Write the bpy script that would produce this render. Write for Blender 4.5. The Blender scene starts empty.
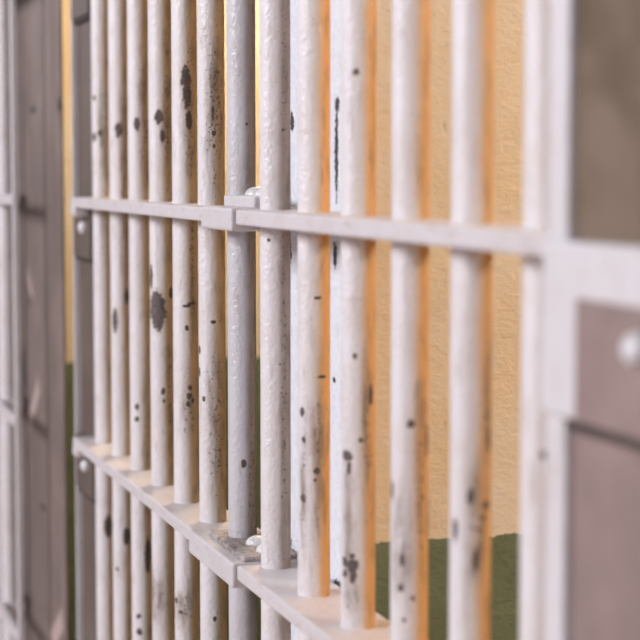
import bpy, bmesh, math, random
from mathutils import Vector, Matrix, noise as mnoise
random.seed(4)
C = bpy.context.scene.collection
K = 0.0286                      # metres per bar diameter; lengths below are in bar diameters
EYE = 1.53
H = 16.786                      # camera to the plane of the bars
PITCH = 4.2112
UP, LO, ST = -1.2321, -13.0316, 11.8
F = 1837.5
YAW, TILT = 0.30754, 0.08049
ca, sa, ct, st_ = math.cos(YAW), math.sin(YAW), math.cos(TILT), math.sin(TILT)
FW = Vector((sa*ct, ca*ct, -st_)); RT = Vector((ca, -sa, 0)); UPV = RT.cross(FW)

def bar_y(b): return 61.8818 - (b-7)*PITCH
def W(x, y, z): return Vector((x*K, y*K, z*K + EYE))
def ray(px, py): return FW + RT*((px-320)/F) - UPV*((py-320)/F)

# ------------------------------------------------------------------ mesh helpers
def add_box(bm, x0, x1, y0, y1, z0, z1, bev=0.0, mat=0):
    r = bmesh.ops.create_cube(bm, size=1)
    vs = r['verts']
    c = (W(x0,y0,z0)+W(x1,y1,z1))/2; s = W(x1,y1,z1)-W(x0,y0,z0)
    for v in vs: v.co = Vector((v.co.x*abs(s.x), v.co.y*abs(s.y), v.co.z*abs(s.z))) + c
    fs = list({f for v in vs for f in v.link_faces})
    for f in fs: f.material_index = mat
    if bev:
        es = list({e for v in vs for e in v.link_edges})
        bmesh.ops.bevel(bm, geom=es, offset=bev*K, segments=3, affect='EDGES', profile=.5)
def obj(name, bm, m, parent=None, smooth=False):
    me = bpy.data.meshes.new(name); bm.normal_update(); bm.to_mesh(me); bm.free()
    for mm in (m if isinstance(m, (list, tuple)) else [m]): me.materials.append(mm)
    if smooth:
        for p in me.polygons: p.use_smooth = True
    o = bpy.data.objects.new(name, me); C.objects.link(o)
    if parent:
        o.parent = parent
        off = Vector((0,0,0)); q = parent
        while q: off += q.location; q = q.parent
        o.location = -off
    return o
def box(name, dims, m, parent=None, bev=0.0, smooth=False):
    bm = bmesh.new(); add_box(bm, *dims, bev=bev); return obj(name, bm, m, parent, smooth)
def thing(name, label, cat, loc, group=None):
    o = bpy.data.objects.new(name, None); C.objects.link(o); o.location = loc
    o['label'] = label; o['category'] = cat
    if group: o['group'] = group
    return o
def struct(name, bm, m):
    o = obj(name, bm, m); o['kind'] = 'structure'; return o
def dome(name, x, y, z, axis, r, m, parent, hgt=.8):
    """round rivet or bolt head sitting on a surface, axis = outward direction"""
    bm = bmesh.new()
    bmesh.ops.create_uvsphere(bm, u_segments=24, v_segments=14, radius=r*K)
    bmesh.ops.bisect_plane(bm, geom=bm.verts[:]+bm.edges[:]+bm.faces[:], plane_co=(0,0,-.2*r*K), plane_no=(0,0,-1), clear_outer=True)
    for v in bm.verts: v.co.z *= hgt
    q = Vector((0,0,1)).rotation_difference(Vector(axis))
    bmesh.ops.transform(bm, matrix=Matrix.Translation(W(x,y,z)) @ q.to_matrix().to_4x4(), verts=bm.verts[:])
    return obj(name, bm, m, parent, True)

# ------------------------------------------------------------------ node helpers
class NT:
    def __init__(s, name):
        s.m = bpy.data.materials.new(name); s.m.use_nodes = True
        s.t = s.m.node_tree; s.n = s.t.nodes; s.l = s.t.links
        s.b = s.n['Principled BSDF']
    def put(s, sock, v):
        if isinstance(v, bpy.types.NodeSocket): s.l.new(v, sock)
        elif v is not None:
            if isinstance(v, (tuple, list, Vector)) and len(v) == 3 and sock.type == 'RGBA': v = (*v, 1)
            sock.default_value = v
    def math(s, op, a, b=None, c=None, clamp=False):
        n = s.n.new('ShaderNodeMath'); n.operation = op; n.use_clamp = clamp
        for i, v in enumerate((a, b, c)): s.put(n.inputs[i], v)
        return n.outputs[0]
    def vec(s, op, a, b=None):
        n = s.n.new('ShaderNodeVectorMath'); n.operation = op
        s.put(n.inputs[0], a); s.put(n.inputs[1], b)
        return n.outputs['Value'] if op in ('LENGTH', 'DOT_PRODUCT') else n.outputs['Vector']
    def noise(s, v, scale, detail=4, rough=.55, dist=0):
        n = s.n.new('ShaderNodeTexNoise'); s.put(n.inputs['Vector'], v)
        n.inputs['Scale'].default_value = scale; n.inputs['Detail'].default_value = detail
        n.inputs['Roughness'].default_value = rough; n.inputs['Distortion'].default_value = dist
        return n.outputs['Fac']
    def ramp(s, v, a, b, lo=0., hi=1.):
        n = s.n.new('ShaderNodeMapRange'); n.interpolation_type = 'SMOOTHSTEP'
        s.put(n.inputs[0], v); s.put(n.inputs[1], a); s.put(n.inputs[2], b); s.put(n.inputs[3], lo); s.put(n.inputs[4], hi)
        return n.outputs[0]
    def mix(s, f, a, b):
        n = s.n.new('ShaderNodeMix'); n.data_type = 'RGBA'
        s.put(n.inputs[0], f); s.put(n.inputs[6], a); s.put(n.inputs[7], b)
        return n.outputs[2]
    def pos(s): return s.n.new('ShaderNodeNewGeometry').outputs['Position']
    def bump(s, h, strength, dist, prev=None):
        n = s.n.new('ShaderNodeBump'); n.inputs['Strength'].default_value = strength; n.inputs['Distance'].default_value = dist
        s.put(n.inputs['Height'], h)
        if prev is not None: s.put(n.inputs['Normal'], prev)
        return n.outputs[0]
    def spots(s, p, lst, jitter):
        """smallest scaled distance to a list of (centre, radii)"""
        acc = None
        for c, r in lst:
            d = s.vec('LENGTH', s.vec('MULTIPLY', s.vec('SUBTRACT', p, tuple(c)), tuple(1/q for q in r)))
            acc = d if acc is None else s.math('MINIMUM', acc, d)
        if jitter is not None: acc = s.math('ADD', acc, jitter)
        return acc

def painted(name, base, chips=(), mottle=(), seed=0.0, rough=.30, wear=.0, bumpy=1.0, spec=.75, back=None, grain=(1, 1, .22)):
    """old brushed enamel on steel: lumpy, soiled, with chips (hard) and soiled and shaded zones (soft)"""
    T = NT(name); P = T.pos(); q = T.vec('ADD', P, (seed*1.7, seed*.9, seed*2.3))
    lump = T.noise(q, 210, 3, .55); fine = T.noise(q, 620, 3, .6); broad = T.noise(q, 22, 4, .6)
    stretched = T.noise(T.vec('MULTIPLY', q, grain), 120, 4, .6)
    col = T.mix(T.ramp(broad, .42, .75), base, tuple(a*b for a, b in zip(base, (.93, .90, .87))))
    grime = T.math('MULTIPLY', T.ramp(stretched, .56, .72), .42)
    col = T.mix(grime, col, (.40, .31, .25))
    pit = T.math('MULTIPLY', T.ramp(T.noise(q, 520, 2, .5), .58, .70), T.ramp(T.noise(q, 45, 3, .6), .45, .62))
    col = T.mix(T.math('MULTIPLY', pit, .42), col, (.36, .29, .26))
    backm = 0.0
    if back:        # the half of the bar that faces the cell blends to the back colour
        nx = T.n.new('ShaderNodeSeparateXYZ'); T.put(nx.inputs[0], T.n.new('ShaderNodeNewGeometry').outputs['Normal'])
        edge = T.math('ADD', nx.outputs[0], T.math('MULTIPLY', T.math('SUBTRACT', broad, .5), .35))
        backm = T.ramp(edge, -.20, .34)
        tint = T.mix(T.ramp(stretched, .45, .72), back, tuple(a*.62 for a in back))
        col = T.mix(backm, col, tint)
    # specks
    sp = T.noise(q, 330, 3, .6)
    thr = T.math('SUBTRACT', .735 - wear, T.math('MULTIPLY', backm, .045))
    if mottle:
        mo = T.ramp(T.spots(P, mottle, T.math('MULTIPLY', T.math('SUBTRACT', broad, .5), 1.2)), 0.1, 1.0, 1, 0)
        speck = T.ramp(T.math('ADD', sp, T.math('MULTIPLY', mo, .145)), thr, T.math('ADD', thr, .035))
        col = T.mix(T.math('MULTIPLY', mo, T.ramp(stretched, .38, .62, .30, .95)), col, (.30, .235, .19))
    else:
        speck = T.ramp(sp, thr, T.math('ADD', thr, .035))
    col = T.mix(T.math('MULTIPLY', speck, .8), col, (.10, .07, .055))
    hgt = T.math('ADD', T.math('MULTIPLY', lump, .7), T.math('MULTIPLY', fine, .22))
    hgt = T.math('SUBTRACT', hgt, T.math('MULTIPLY', speck, .25))
    ro = rough
    if chips:
        jit = T.math('MULTIPLY', T.math('SUBTRACT', T.noise(q, 260, 2, .5), .5), 1.15)
        d = T.spots(P, chips, jit)
        cm = T.ramp(d, .84, .98, 1, 0); halo = T.ramp(d, .9, 1.35, 1, 0)
        col = T.mix(T.math('MULTIPLY', halo, .35), col, (.45, .33, .25))
        rust = T.mix(T.ramp(T.noise(q, 420, 3, .6), .45, .7), (.075, .058, .058), (.17, .115, .085))
        col = T.mix(cm, col, rust)
        hgt = T.math('SUBTRACT', hgt, T.math('MULTIPLY', cm, .55))
        ro = T.math('ADD', T.math('MULTIPLY', cm, .35), rough)
    T.put(T.b.inputs['Base Color'], col); T.put(T.b.inputs['Roughness'], ro)
    T.b.inputs['Specular IOR Level'].default_value = spec
    T.put(T.b.inputs['Normal'], T.bump(hgt, 1.0*bumpy, .0019))
    return T.m

def steel_plate(name, base, chips=(), streaks=(), dark_above=None):
    """drab brown enamel on sheet steel"""
    T = NT(name); P = T.pos()
    broad = T.noise(P, 6, 5, .6); mid = T.noise(P, 34, 4, .6); fine = T.noise(P, 380, 3, .6)
    col = T.mix(T.ramp(broad, .35, .68), tuple(a*.80 for a in base), tuple(a*1.14 for a in base))
    col = T.mix(T.math('MULTIPLY', T.ramp(mid, .55, .72), .35), col, (.11, .075, .05))
    jit = T.math('MULTIPLY', T.math('SUBTRACT', T.noise(P, 200, 2, .5), .5), 1.4)
    if dark_above is not None:      # browner and blotchier above this height
        z = T.n.new('ShaderNodeSeparateXYZ'); T.put(z.inputs[0], P)
        up = T.ramp(z.outputs[2], dark_above-.002, dark_above+.002)
        col = T.mix(up, col, T.mix(T.ramp(T.noise(P, 15, 3, .5), .4, .66), (.19, .135, .095), (.12, .078, .045)))
    if streaks:
        col = T.mix(T.math('MULTIPLY', T.ramp(streaks_mask(T, P, streaks, jit), .5, 1.1, 1, 0), .6), col, (.62, .48, .44))
    if chips:
        col = T.mix(T.ramp(T.spots(P, chips, jit), .8, 1.0, 1, 0), col, (.04, .032, .03))
    T.put(T.b.inputs['Base Color'], col); T.b.inputs['Roughness'].default_value = .5
    T.b.inputs['Specular IOR Level'].default_value = .35
    T.put(T.b.inputs['Normal'], T.bump(fine, .25, .001))
    return T.m
def streaks_mask(T, P, streaks, jit):
    """distance to slanted scrapes given as (point, direction, half length, half width)"""
    acc = None
    for c, d, L, w in streaks:
        d = Vector(d).normalized()
        v = T.vec('SUBTRACT', P, tuple(c)); al = T.vec('DOT_PRODUCT', v, tuple(d))
        ln = T.vec('LENGTH', v)
        pe = T.math('SQRT', T.math('MAXIMUM', T.math('SUBTRACT', T.math('MULTIPLY', ln, ln), T.math('MULTIPLY', al, al)), 0))
        q = T.math('MAXIMUM', T.math('DIVIDE', T.math('ABSOLUTE', al), L), T.math('DIVIDE', pe, w))
        acc = q if acc is None else T.math('MINIMUM', acc, q)
    return T.math('ADD', acc, T.math('MULTIPLY', jit, .25))

def cell_plaster(name):
    """trowelled plaster, yellow above and green below a hand-painted line"""
    T = NT(name); P = T.pos()
    z = T.n.new('ShaderNodeSeparateXYZ'); T.put(z.inputs[0], P); zz = z.outputs[2]
    broad = T.noise(P, 5, 5, .6); mid = T.noise(P, 26, 4, .6)
    flat = T.noise(T.vec('MULTIPLY', P, (1, 1, 1.9)), 70, 5, .62, .4)
    fine = T.noise(P, 300, 3, .6)
    yel = T.mix(T.ramp(broad, .35, .68), (.80, .69, .49), (.83, .80, .71))
    yel = T.mix(T.math('MULTIPLY', T.ramp(mid, .5, .72), .30), yel, (.80, .76, .66))
    grn = T.mix(T.ramp(mid, .35, .7), (.15, .20, .125), (.18, .23, .15))
    wob = T.math('MULTIPLY', T.math('SUBTRACT', T.noise(P, 90, 3, .6), .5), .012)
    line = EYE - 11.7293*K
    f = T.ramp(T.math('ADD', zz, wob), line-.0012, line+.0012)
    col = T.mix(f, grn, yel)
    crack = T.noise(T.vec('MULTIPLY', P, (1, 1, 2.6)), 17, 2, .5, 1.2)
    cm = T.ramp(T.math('ABSOLUTE', T.math('SUBTRACT', crack, .5)), 0, .006, 1, 0)
    cm = T.math('MULTIPLY', cm, T.ramp(T.noise(P, 9, 2, .5), .52, .62))
    col = T.mix(T.math('MULTIPLY', cm, .35), col, (.30, .22, .14))
    T.put(T.b.inputs['Base Color'], col); T.b.inputs['Roughness'].default_value = .55
    T.b.inputs['Specular IOR Level'].default_value = .3
    h = T.math('ADD', T.math('MULTIPLY', flat, 1.0), T.math('MULTIPLY', fine, .12))
    h = T.math('SUBTRACT', h, T.math('MULTIPLY', cm, .3))
    T.put(T.b.inputs['Normal'], T.bump(h, .6, .0052))
    return T.m
def white_plaster(name, chips=()):
    T = NT(name); P = T.pos()
    lump = T.noise(T.vec('MULTIPLY', P, (1, 1, .7)), 95, 5, .65); fine = T.noise(P, 420, 3, .6)
    col = T.mix(T.ramp(lump, .5, .75), (.80, .84, .89), (.68, .72, .77))
    if chips:
        jit = T.math('MULTIPLY', T.math('SUBTRACT', T.noise(P, 240, 3, .6), .5), 2.2)
        cm = T.ramp(T.spots(P, chips, jit), .8, 1.0, 1, 0)
        col = T.mix(cm, col, (.05, .045, .05)); lump = T.math('SUBTRACT', lump, T.math('MULTIPLY', cm, .5))
    T.put(T.b.inputs['Base Color'], col); T.b.inputs['Roughness'].default_value = .5
    T.put(T.b.inputs['Normal'], T.bump(T.math('ADD', lump, T.math('MULTIPLY', fine, .15)), 1.0, .006))
    return T.m
def plain(name, base, rough=.6, var=.12, scale=8):
    T = NT(name); P = T.pos(); n = T.noise(P, scale, 6, .6)
    T.put(T.b.inputs['Base Color'], T.mix(T.ramp(n, .3, .7), tuple(a*(1-var) for a in base), tuple(a*(1+var) for a in base)))
    T.b.inputs['Roughness'].default_value = rough
    T.put(T.b.inputs['Normal'], T.bump(T.noise(P, scale*20, 4, .6), .2, .002))
    return T.m

# ------------------------------------------------------------------ chips: photo marks turned into points on the bars
def on_bar(px, py, X, Y):
    d = ray(px, py); a = d.x*d.x+d.y*d.y; b = -2*(d.x*X+d.y*Y); c = X*X+Y*Y-.25
    q = b*b-4*a*c
    t = (-b-math.sqrt(q))/(2*a) if q > 0 else -b/(2*a)
    return d*t, t*d.dot(FW)
def chip(px, py, w, h, X, Y):
    p, z = on_bar(px, py, X, Y)
    rx = max(w*z/F/2, .05)*K*1.15; rz = max(h*z/F/2, .05)*K*1.15
    return (W(*p), (rx, rx*1.6, rz))
CHIPS = {
 1: [(94,98,3,5),(94,137,4,8),(100,133,5,6),(108.5,526,8,20)],
 2: [(119,130,7,14),(115,321,5,22),(127,296,5,14),(127,536,7,16),(117,569,3,4)],
 3: [(137,124,6,12),(137,407,4,7),(137,419,4,5),(148,556,6,32),(138.7,616,4,5),(139.5,632,5,7)],
 4: [(157.5,304,15,24),(158.5,316,13,28),(157,310,15,26),(151,277,4,22),(171,293,4,12),(163.4,391,4,6),(164.4,401,3,4),(159,117,9,13),(163,136,5,12)],
 5: [(186,78,9,22),(187,95,8,26),(189,120,6,18),(187,328,4,5),(192,303.5,9,3),(187,306,9,2.5),(190,388,4,5),(189.5,396,5,6),(188,404,4,5),(193,400,3,5),(176,600,4,5),(181,612,4,4)],
 6: [(213,112,3,15),(214,133,4,5),(214,146,3,4),(213.6,322,5,3),(199.5,350,3,7),(199.5,372,3,8),(215,619,3,5),(204,399,2.5,5)],
 7: [(244,464,5,7),(247,124,2,3)],
 8: [(283,130,2,3),(269,240,2,3)],
 9: [(317,471,6,7),(303,498,5,8),(302,412,4,9),(318,298,7,3),(322,377,8,3),(304,440,3,6),(315,480,3,3)],
 10:[(356.5,72,6,6),(347,456,9,10),(349,468,4,12),(353,567,11,14),(353,577,6,12),(352,556,5,5),(345,562,5,9),(345,574,4,8),(371,395,5,20),(355,356,4,5),(361,440,3,5)],
 11:[(411,424,7,8),(402,560,5,12),(401,588,5,8),(413,598,4,5),(427,440,4,30),(392,490,4,18),(428,520,4,40),(404,620,4,5)],
 12:[(471,497,7,15),(486,505,9,10),(483,518,6,7),(489,440,4,24),(476,560,6,20),(455,530,5,22)],
 13:[(544,455,8,8)],
}
MOTTLE = {
 1: [(103,150,12,300)], 2: [(124,180,12,330)],
 3: [(143,120,14,260),(146,480,12,200)],
 4: [(167,110,16,300),(156,600,30,90),(170,400,10,200)],
 5: [(189,100,16,230),(188,405,22,90),(185,615,24,60),(192,250,10,200)],
 6: [(214,105,26,220),(214,420,26,190)],
 7: [(252,480,14,240)],
 8: [(284,400,10,500),(284,100,12,300)],  # this bar's shaded right side, painted darker along its height
 9: [(303,480,10,200),(318,440,18,260)],
 10:[(347,520,14,240),(366,430,16,220),(352,600,24,60)],
 11:[(403,540,28,170),(420,470,18,240)], 12:[(476,520,34,190),(488,420,18,260)],
}
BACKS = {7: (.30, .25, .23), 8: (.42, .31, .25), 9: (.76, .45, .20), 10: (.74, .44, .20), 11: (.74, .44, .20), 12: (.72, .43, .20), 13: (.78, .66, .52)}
SOLO = (.74, .71, .715)
def bar_material(b):
    Y = bar_y(b)
    ch = [chip(*c, H, Y) for c in CHIPS.get(b, [])]
    mo = [chip(*c, H, Y) for c in MOTTLE.get(b, [])]
    base = (.57, .555, .575) if b == 7 else SOLO
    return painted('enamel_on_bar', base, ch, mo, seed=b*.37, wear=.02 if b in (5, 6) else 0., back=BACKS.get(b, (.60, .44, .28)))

FLOOR, TOP = -EYE/K, 22.4
def bar_mesh(X, Y, z0, z1):
    bm = bmesh.new()
    n = 64; rings = [z0, z0+.3] + [z0+(z1-z0)*i/40 for i in range(1, 40)] + [z1]
    prev = None
    for z in rings:
        row = []
        for i in range(n):
            a = 2*math.pi*i/n
            p = Vector((math.cos(a), math.sin(a), 0))
            r = .5 + .008*mnoise.noise(Vector((p.x*1.3+X, p.y*1.3+Y*3.1, z*.35)))
            row.append(bm.verts.new(W(X+p.x*r, Y+p.y*r, z)))
        if prev:
            for i in range(n): bm.faces.new((prev[i], prev[(i+1) % n], row[(i+1) % n], row[i]))
        else: bm.faces.new(row[::-1])
        prev = row
    bm.faces.new(prev)
    return bm
def bar(b_or_y, X, m, parent, label=None):
    o = obj('bar', bar_mesh(X, b_or_y, FLOOR+.06, TOP), m, parent)
    for p in o.data.polygons: p.use_smooth = len(p.vertices) == 4
    if label: o['label'] = label
    return o

# ------------------------------------------------------------------ materials
strap_m = painted('enamel_on_flat_bar', (.64, .60, .605), seed=3.1, rough=.4, bumpy=.6, grain=(1, .25, 1))
collar_m = painted('enamel_on_collar', (.62, .59, .60), seed=5.3, rough=.42, bumpy=.6, grain=(1, .5, 1))
grime_m = painted('sooty_enamel', (.50, .46, .46), (), [(W(H, 60.5, LO), (4*K, 4*K, 3*K))], seed=8.8, rough=.6, wear=.06, bumpy=1.5)
stile_m = painted('enamel_on_stile', (.66, .635, .645), seed=6.2, rough=.4, bumpy=.5)
plate_m = steel_plate('brown_enamel_plate', (.135, .10, .083))
near_plate_m = steel_plate('brown_enamel_near_plate', (.30, .22, .20), dark_above=EYE+(UP-.3)*K)
seam_m = plain('shadow_gap', (.05, .037, .03), .8, .2, 60)  # dark colour standing in for the shadow gap under the brackets
bolt_m = painted('enamel_on_bolt', (.68, .67, .68), seed=1.2, rough=.3, bumpy=.3)
def pt(px, py, X):
    d = ray(px, py); t = X/d.x; return W(*(d*t))
def blot(px, py, X, w, h):
    d = ray(px, py); t = X/d.x; z = t*d.dot(FW)
    dy = abs((ray(px+1, py)*(X/ray(px+1, py).x)).y - (d*t).y)
    return (W(*(d*t)), (.02, w/2*dy*K, h/2*z/F*K))
def scrape(a, b, X, w):
    p, q = pt(*a, X), pt(*b, X); return ((p+q)/2, q-p, (q-p).length/2, w)
pier_m = steel_plate('brown_enamel_pier', (.195, .148, .128),
    [blot(33,110,15.8,6,8), blot(43,507,15.8,6,7), blot(59,105,15.8,4,16), blot(24,372,15.8,5,50), blot(30,300,15.8,3,10)],  # the tall blot beside the door is its shadow, painted dark
    [scrape((40,380),(28,428),15.8,.018), scrape((64,616),(50,645),15.8,.02), scrape((27,270),(33,300),15.8,.010)])
plaster_m = cell_plaster('yellow_and_green_plaster')
Xe = H+1.28
wend_m = white_plaster('white_plaster', [blot(336.5,150,Xe,3.6,98), blot(337,105,Xe,5,16), blot(335,255,Xe,4,30), blot(292,122,Xe,4,20), blot(290,252,Xe,4,26),
    blot(334,380,Xe,3,6), blot(338,585,Xe,10,10), blot(289,540,Xe,5,12)])
ochre_m = plain('ochre_plaster', (.80, .50, .20), .6, .1, 5)
floor_m = plain('worn_concrete', (.60, .49, .45), .45, .14, 3)
ceil_m = plain('old_ceiling_paint', (.62, .55, .42), .7, .08, 5)

# ------------------------------------------------------------------ the setting
BACK = H+97
bm = bmesh.new(); add_box(bm, -262, BACK+5, -70, 330, FLOOR-6, FLOOR); struct('floor', bm, floor_m)
bm = bmesh.new(); add_box(bm, H-2.5, BACK+5, -10, 180, 23.6, 29); struct('ceiling', bm, ceil_m)
bm = bmesh.new(); add_box(bm, BACK, BACK+5, -10, 180, FLOOR, 23.6); struct('wall_back', bm, ochre_m)
corridor_m = plain('corridor_paint', (.52, .47, .43), .7, .1, 3)
bm = bmesh.new(); add_box(bm, -262, -256, -70, 330, FLOOR, 130); struct('wall_corridor', bm, corridor_m)
bm = bmesh.new(); add_box(bm, -256, BACK+5, 324, 330, FLOOR, 130); struct('wall_end', bm, corridor_m)
def partition(name, y0, y1):
    bm = bmesh.new(); add_box(bm, Xe, BACK, y0, y1, FLOOR, 23.6)
    bm.normal_update()
    for f in bm.faces: f.material_index = 1 if f.normal.x < -.5 else 0
    struct(name, bm, [ochre_m if name == 'wall_right' else plaster_m, wend_m])
partition('wall_right', -4.0, 2.0)
partition('wall_middle', 54.25, 60.35)
partition('wall_left', 112.0, 118.0)
yp = pt(62.5, 300, 15.8).y/K
bm = bmesh.new(); add_box(bm, 15.8, 15.95, yp, 118.0, FLOOR, 23.6, bev=.05); struct('wall_front', bm, pier_m)

# ------------------------------------------------------------------ left grille
BRACKETS = [UP+ST, UP, LO, LO-ST, LO-2*ST, LO-3*ST]
LEVELS = [TOP-.35] + BRACKETS
left = thing('cell_grille', 'row of seven chipped bars left of the clamped joint, ending at the far brown plate', 'cell bars',
             W(H, 75, FLOOR), 'cell front grilles')
for b in range(1, 8):
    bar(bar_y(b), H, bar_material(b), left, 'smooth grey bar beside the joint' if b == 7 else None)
for i, z in enumerate(LEVELS):
    s = box('cross_strap', (H-1.2, H+1.1, 58.3, 89.4, z-.5, z), strap_m, left, bev=.07)
    if z in (UP, LO):
        far = 62.3 if z == UP else 64.4
        bm = bmesh.new(); add_box(bm, H-1.36, H+1.15, 58.25, far, z-.72 if z == UP else z-.8, z+.06, bev=.1)
        obj('strap_collar', bm, collar_m, s)
        if z == UP:
            box('splice_block', (H-.56, H+.75, 58.35, 62.2, z+.02, z+.44), collar_m, s, bev=.09)
        else:
            o = box('splice_block', (H-.95, H+.95, 58.3, 63.2, z+.02, z+.24), grime_m, s, bev=.08); o['label'] = 'sooty dark splice block'
        zt = z+.44 if z == UP else z+.24
        dome('rivet', H+.12, 60.3, zt, (0,0,1), .42, bolt_m, s, .7)
        dome('rivet', H+.12, 59.0, zt, (0,0,1), .42, bolt_m, s, .7)

def end_plate(parent, y0, y1, xs, xf, flange_t, drop, bolt_y, bolt_dz, plate_m):
    """brown sheet steel with a white flange on its far edge and a bracket under every strap"""
    p = box('end_plate', (xs, xs+.35, y0, y1, FLOOR+.1, TOP), plate_m, parent, bev=.04); p['label'] = 'brown steel end plate'
    f = box('flange', (xf, xs+.3, y1, y1+flange_t, FLOOR+.1, TOP), stile_m, p, bev=.06); f['label'] = 'narrow white flange'
    for z in BRACKETS:
        q = box('bracket_plate', (xs-.3, xs+.1, y0+.05, y1-.05, z-drop, z-.3), plate_m, p, bev=.05)
        e = box('shadow_strip', (xs-.2, xs+.1, y0+.05, y1-.05, z-drop-.2, z-drop+.02), seam_m, q); e['label'] = 'dark strip standing in for the shadow gap under the bracket'
        dome('bolt_head', xs-.32, bolt_y, z+bolt_dz, (-1,0,0), .33, bolt_m, q, .9)
    return p
ep = end_plate(left, 88.0, 92.6, H-.2, H-.5, .2, 3.0, 89.5, -1.5, plate_m)
for z in BRACKETS:
    g = box('strap_end_lug', (H-1.2, H-.2, 88.5, 89.6, z-.95, z-.4), strap_m, ep, bev=.15)

# ------------------------------------------------------------------ right grille
right = thing('cell_grille', 'six near bars right of the clamped joint, before the yellow and green wall', 'cell bars',
              W(H, 45, FLOOR), 'cell front grilles')
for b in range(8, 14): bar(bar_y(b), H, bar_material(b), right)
for z in LEVELS:
    box('cross_strap', (H-1.2, H+1.1, 33.2, 58.2, z-.5, z), strap_m, right, bev=.07)
ep = end_plate(right, 26.5, 33.0, H-1.02, H-1.22, .9, 3.62, 29.7, -1.97, near_plate_m)
for z in BRACKETS:
    bm = bmesh.new()
    add_box(bm, H-1.34, H-.7, 26.6, 33.88, z-1.24, z-.12, bev=.08)
    add_box(bm, H-1.34, H-.7, 32.3, 33.88, z-3.6, z-1.1, bev=.08)
    o = obj('strap_bracket', bm, stile_m, ep); o['label'] = 'white angle bracket'

# ------------------------------------------------------------------ sliding door of the cell beyond
XD = 14.75
door = thing('sliding_grille', 'barred sliding door at the far left edge, standing in front of the brown pier', 'cell door', W(XD, 110, FLOOR))
yd = pt(20, 300, XD-.45).y/K; y1d = pt(15.5, 300, XD+.48).y/K
door_m = painted('enamel_on_door_bar', SOLO, [blot(17,282,XD-.5,3,14), blot(18.5,511,XD-.5,3,30)], seed=9.4)
o = box('stile', (XD-.75, XD-.45, yd, yd+.5, FLOOR+.3, TOP), stile_m, door, bev=.06); o['label'] = 'flat white edge stile'
for i in range(8):
    bar(y1d+i*PITCH, XD, door_m, door)
box('stile', (XD-.75, XD+.6, yd+36, yd+36.5, FLOOR+.3, TOP), stile_m, door, bev=.06)
for z in LEVELS:
    bm = bmesh.new(); add_box(bm, XD-.85, XD+.7, y1d-.9, yd+36.3, z-.55, z, bev=.07)
    add_box(bm, XD-.85, XD-.5, yd+.05, y1d-.8, z-.55, z, bev=.07)
    obj('cross_strap', bm, strap_m, door)

# ------------------------------------------------------------------ light
def area(name, loc, target, size, power, color, sy=None):
    l = bpy.data.lights.new(name, 'AREA'); l.size = size; l.energy = power; l.color = color
    if sy: l.shape = 'RECTANGLE'; l.size_y = sy
    o = bpy.data.objects.new(name, l); C.objects.link(o); o.location = loc
    o.rotation_euler = (Vector(target)-Vector(loc)).to_track_quat('-Z', 'Y').to_euler(); return o
area('corridor_window_light', W(-220, 52, 105), W(H, 62, -8), 3.0, 680, (.95, .93, 1.0), 2.4)
area('near_fill_light', W(-62, -62, 36), W(H+4, 50, -10), 1.2, 18, (.95, .95, 1.0), 1.5)  # added front fill from behind camera-left, not an actual window
area('far_window_light', W(-90, 260, 50), W(H, 60, -2), 2.0, 40, (.84, .90, 1.0), 1.6)
area('cell_lamp', W(H+26, 50.5, 22.6), W(H+4, 44, FLOOR+20), .12, 3.5, (1.0, .38, .07))  # second lamp in this cell, added to tint the bars' cell side orange
area('cell_lamp', W(H+34, 22, 23.2), W(H+14, 44, -30), .4, 26, (1.0, .88, .72))
area('cell_lamp', W(H+15, 96, 23.2), W(H+8, 100, FLOOR), .4, 19, (1.0, .74, .48))
w = bpy.data.worlds.new('World'); bpy.context.scene.world = w; w.use_nodes = True
nt = w.node_tree; bg = nt.nodes['Background']
tc = nt.nodes.new('ShaderNodeTexCoord'); sx = nt.nodes.new('ShaderNodeSeparateXYZ'); nt.links.new(tc.outputs['Generated'], sx.inputs[0])
cr = nt.nodes.new('ShaderNodeValToRGB'); mr = nt.nodes.new('ShaderNodeMapRange'); mr.inputs[1].default_value = -1
nt.links.new(sx.outputs[2], mr.inputs[0]); nt.links.new(mr.outputs[0], cr.inputs[0])
cr.color_ramp.elements[0].position = .45; cr.color_ramp.elements[0].color = (.62, .58, .60, 1)
cr.color_ramp.elements[1].position = .75; cr.color_ramp.elements[1].color = (.72, .84, 1.0, 1)
nt.links.new(cr.outputs[0], bg.inputs[0]); bg.inputs[1].default_value = .05

# ------------------------------------------------------------------ camera
cd = bpy.data.cameras.new('Camera'); cam = bpy.data.objects.new('Camera', cd); C.objects.link(cam)
cd.sensor_width = 36; cd.lens = F/640*36; cd.clip_start = .05; cd.clip_end = 100
M = Matrix((RT, UPV, -FW)).transposed().to_4x4(); M.translation = Vector((0, 0, EYE)); cam.matrix_world = M
cd.dof.use_dof = True; cd.dof.focus_distance = 64.5*K; cd.dof.aperture_fstop = 5.6
sc = bpy.context.scene; sc.camera = cam
sc.view_settings.view_transform = 'Standard'; sc.view_settings.look = 'None'; sc.view_settings.gamma = 1
sc.view_settings.exposure = -0.2
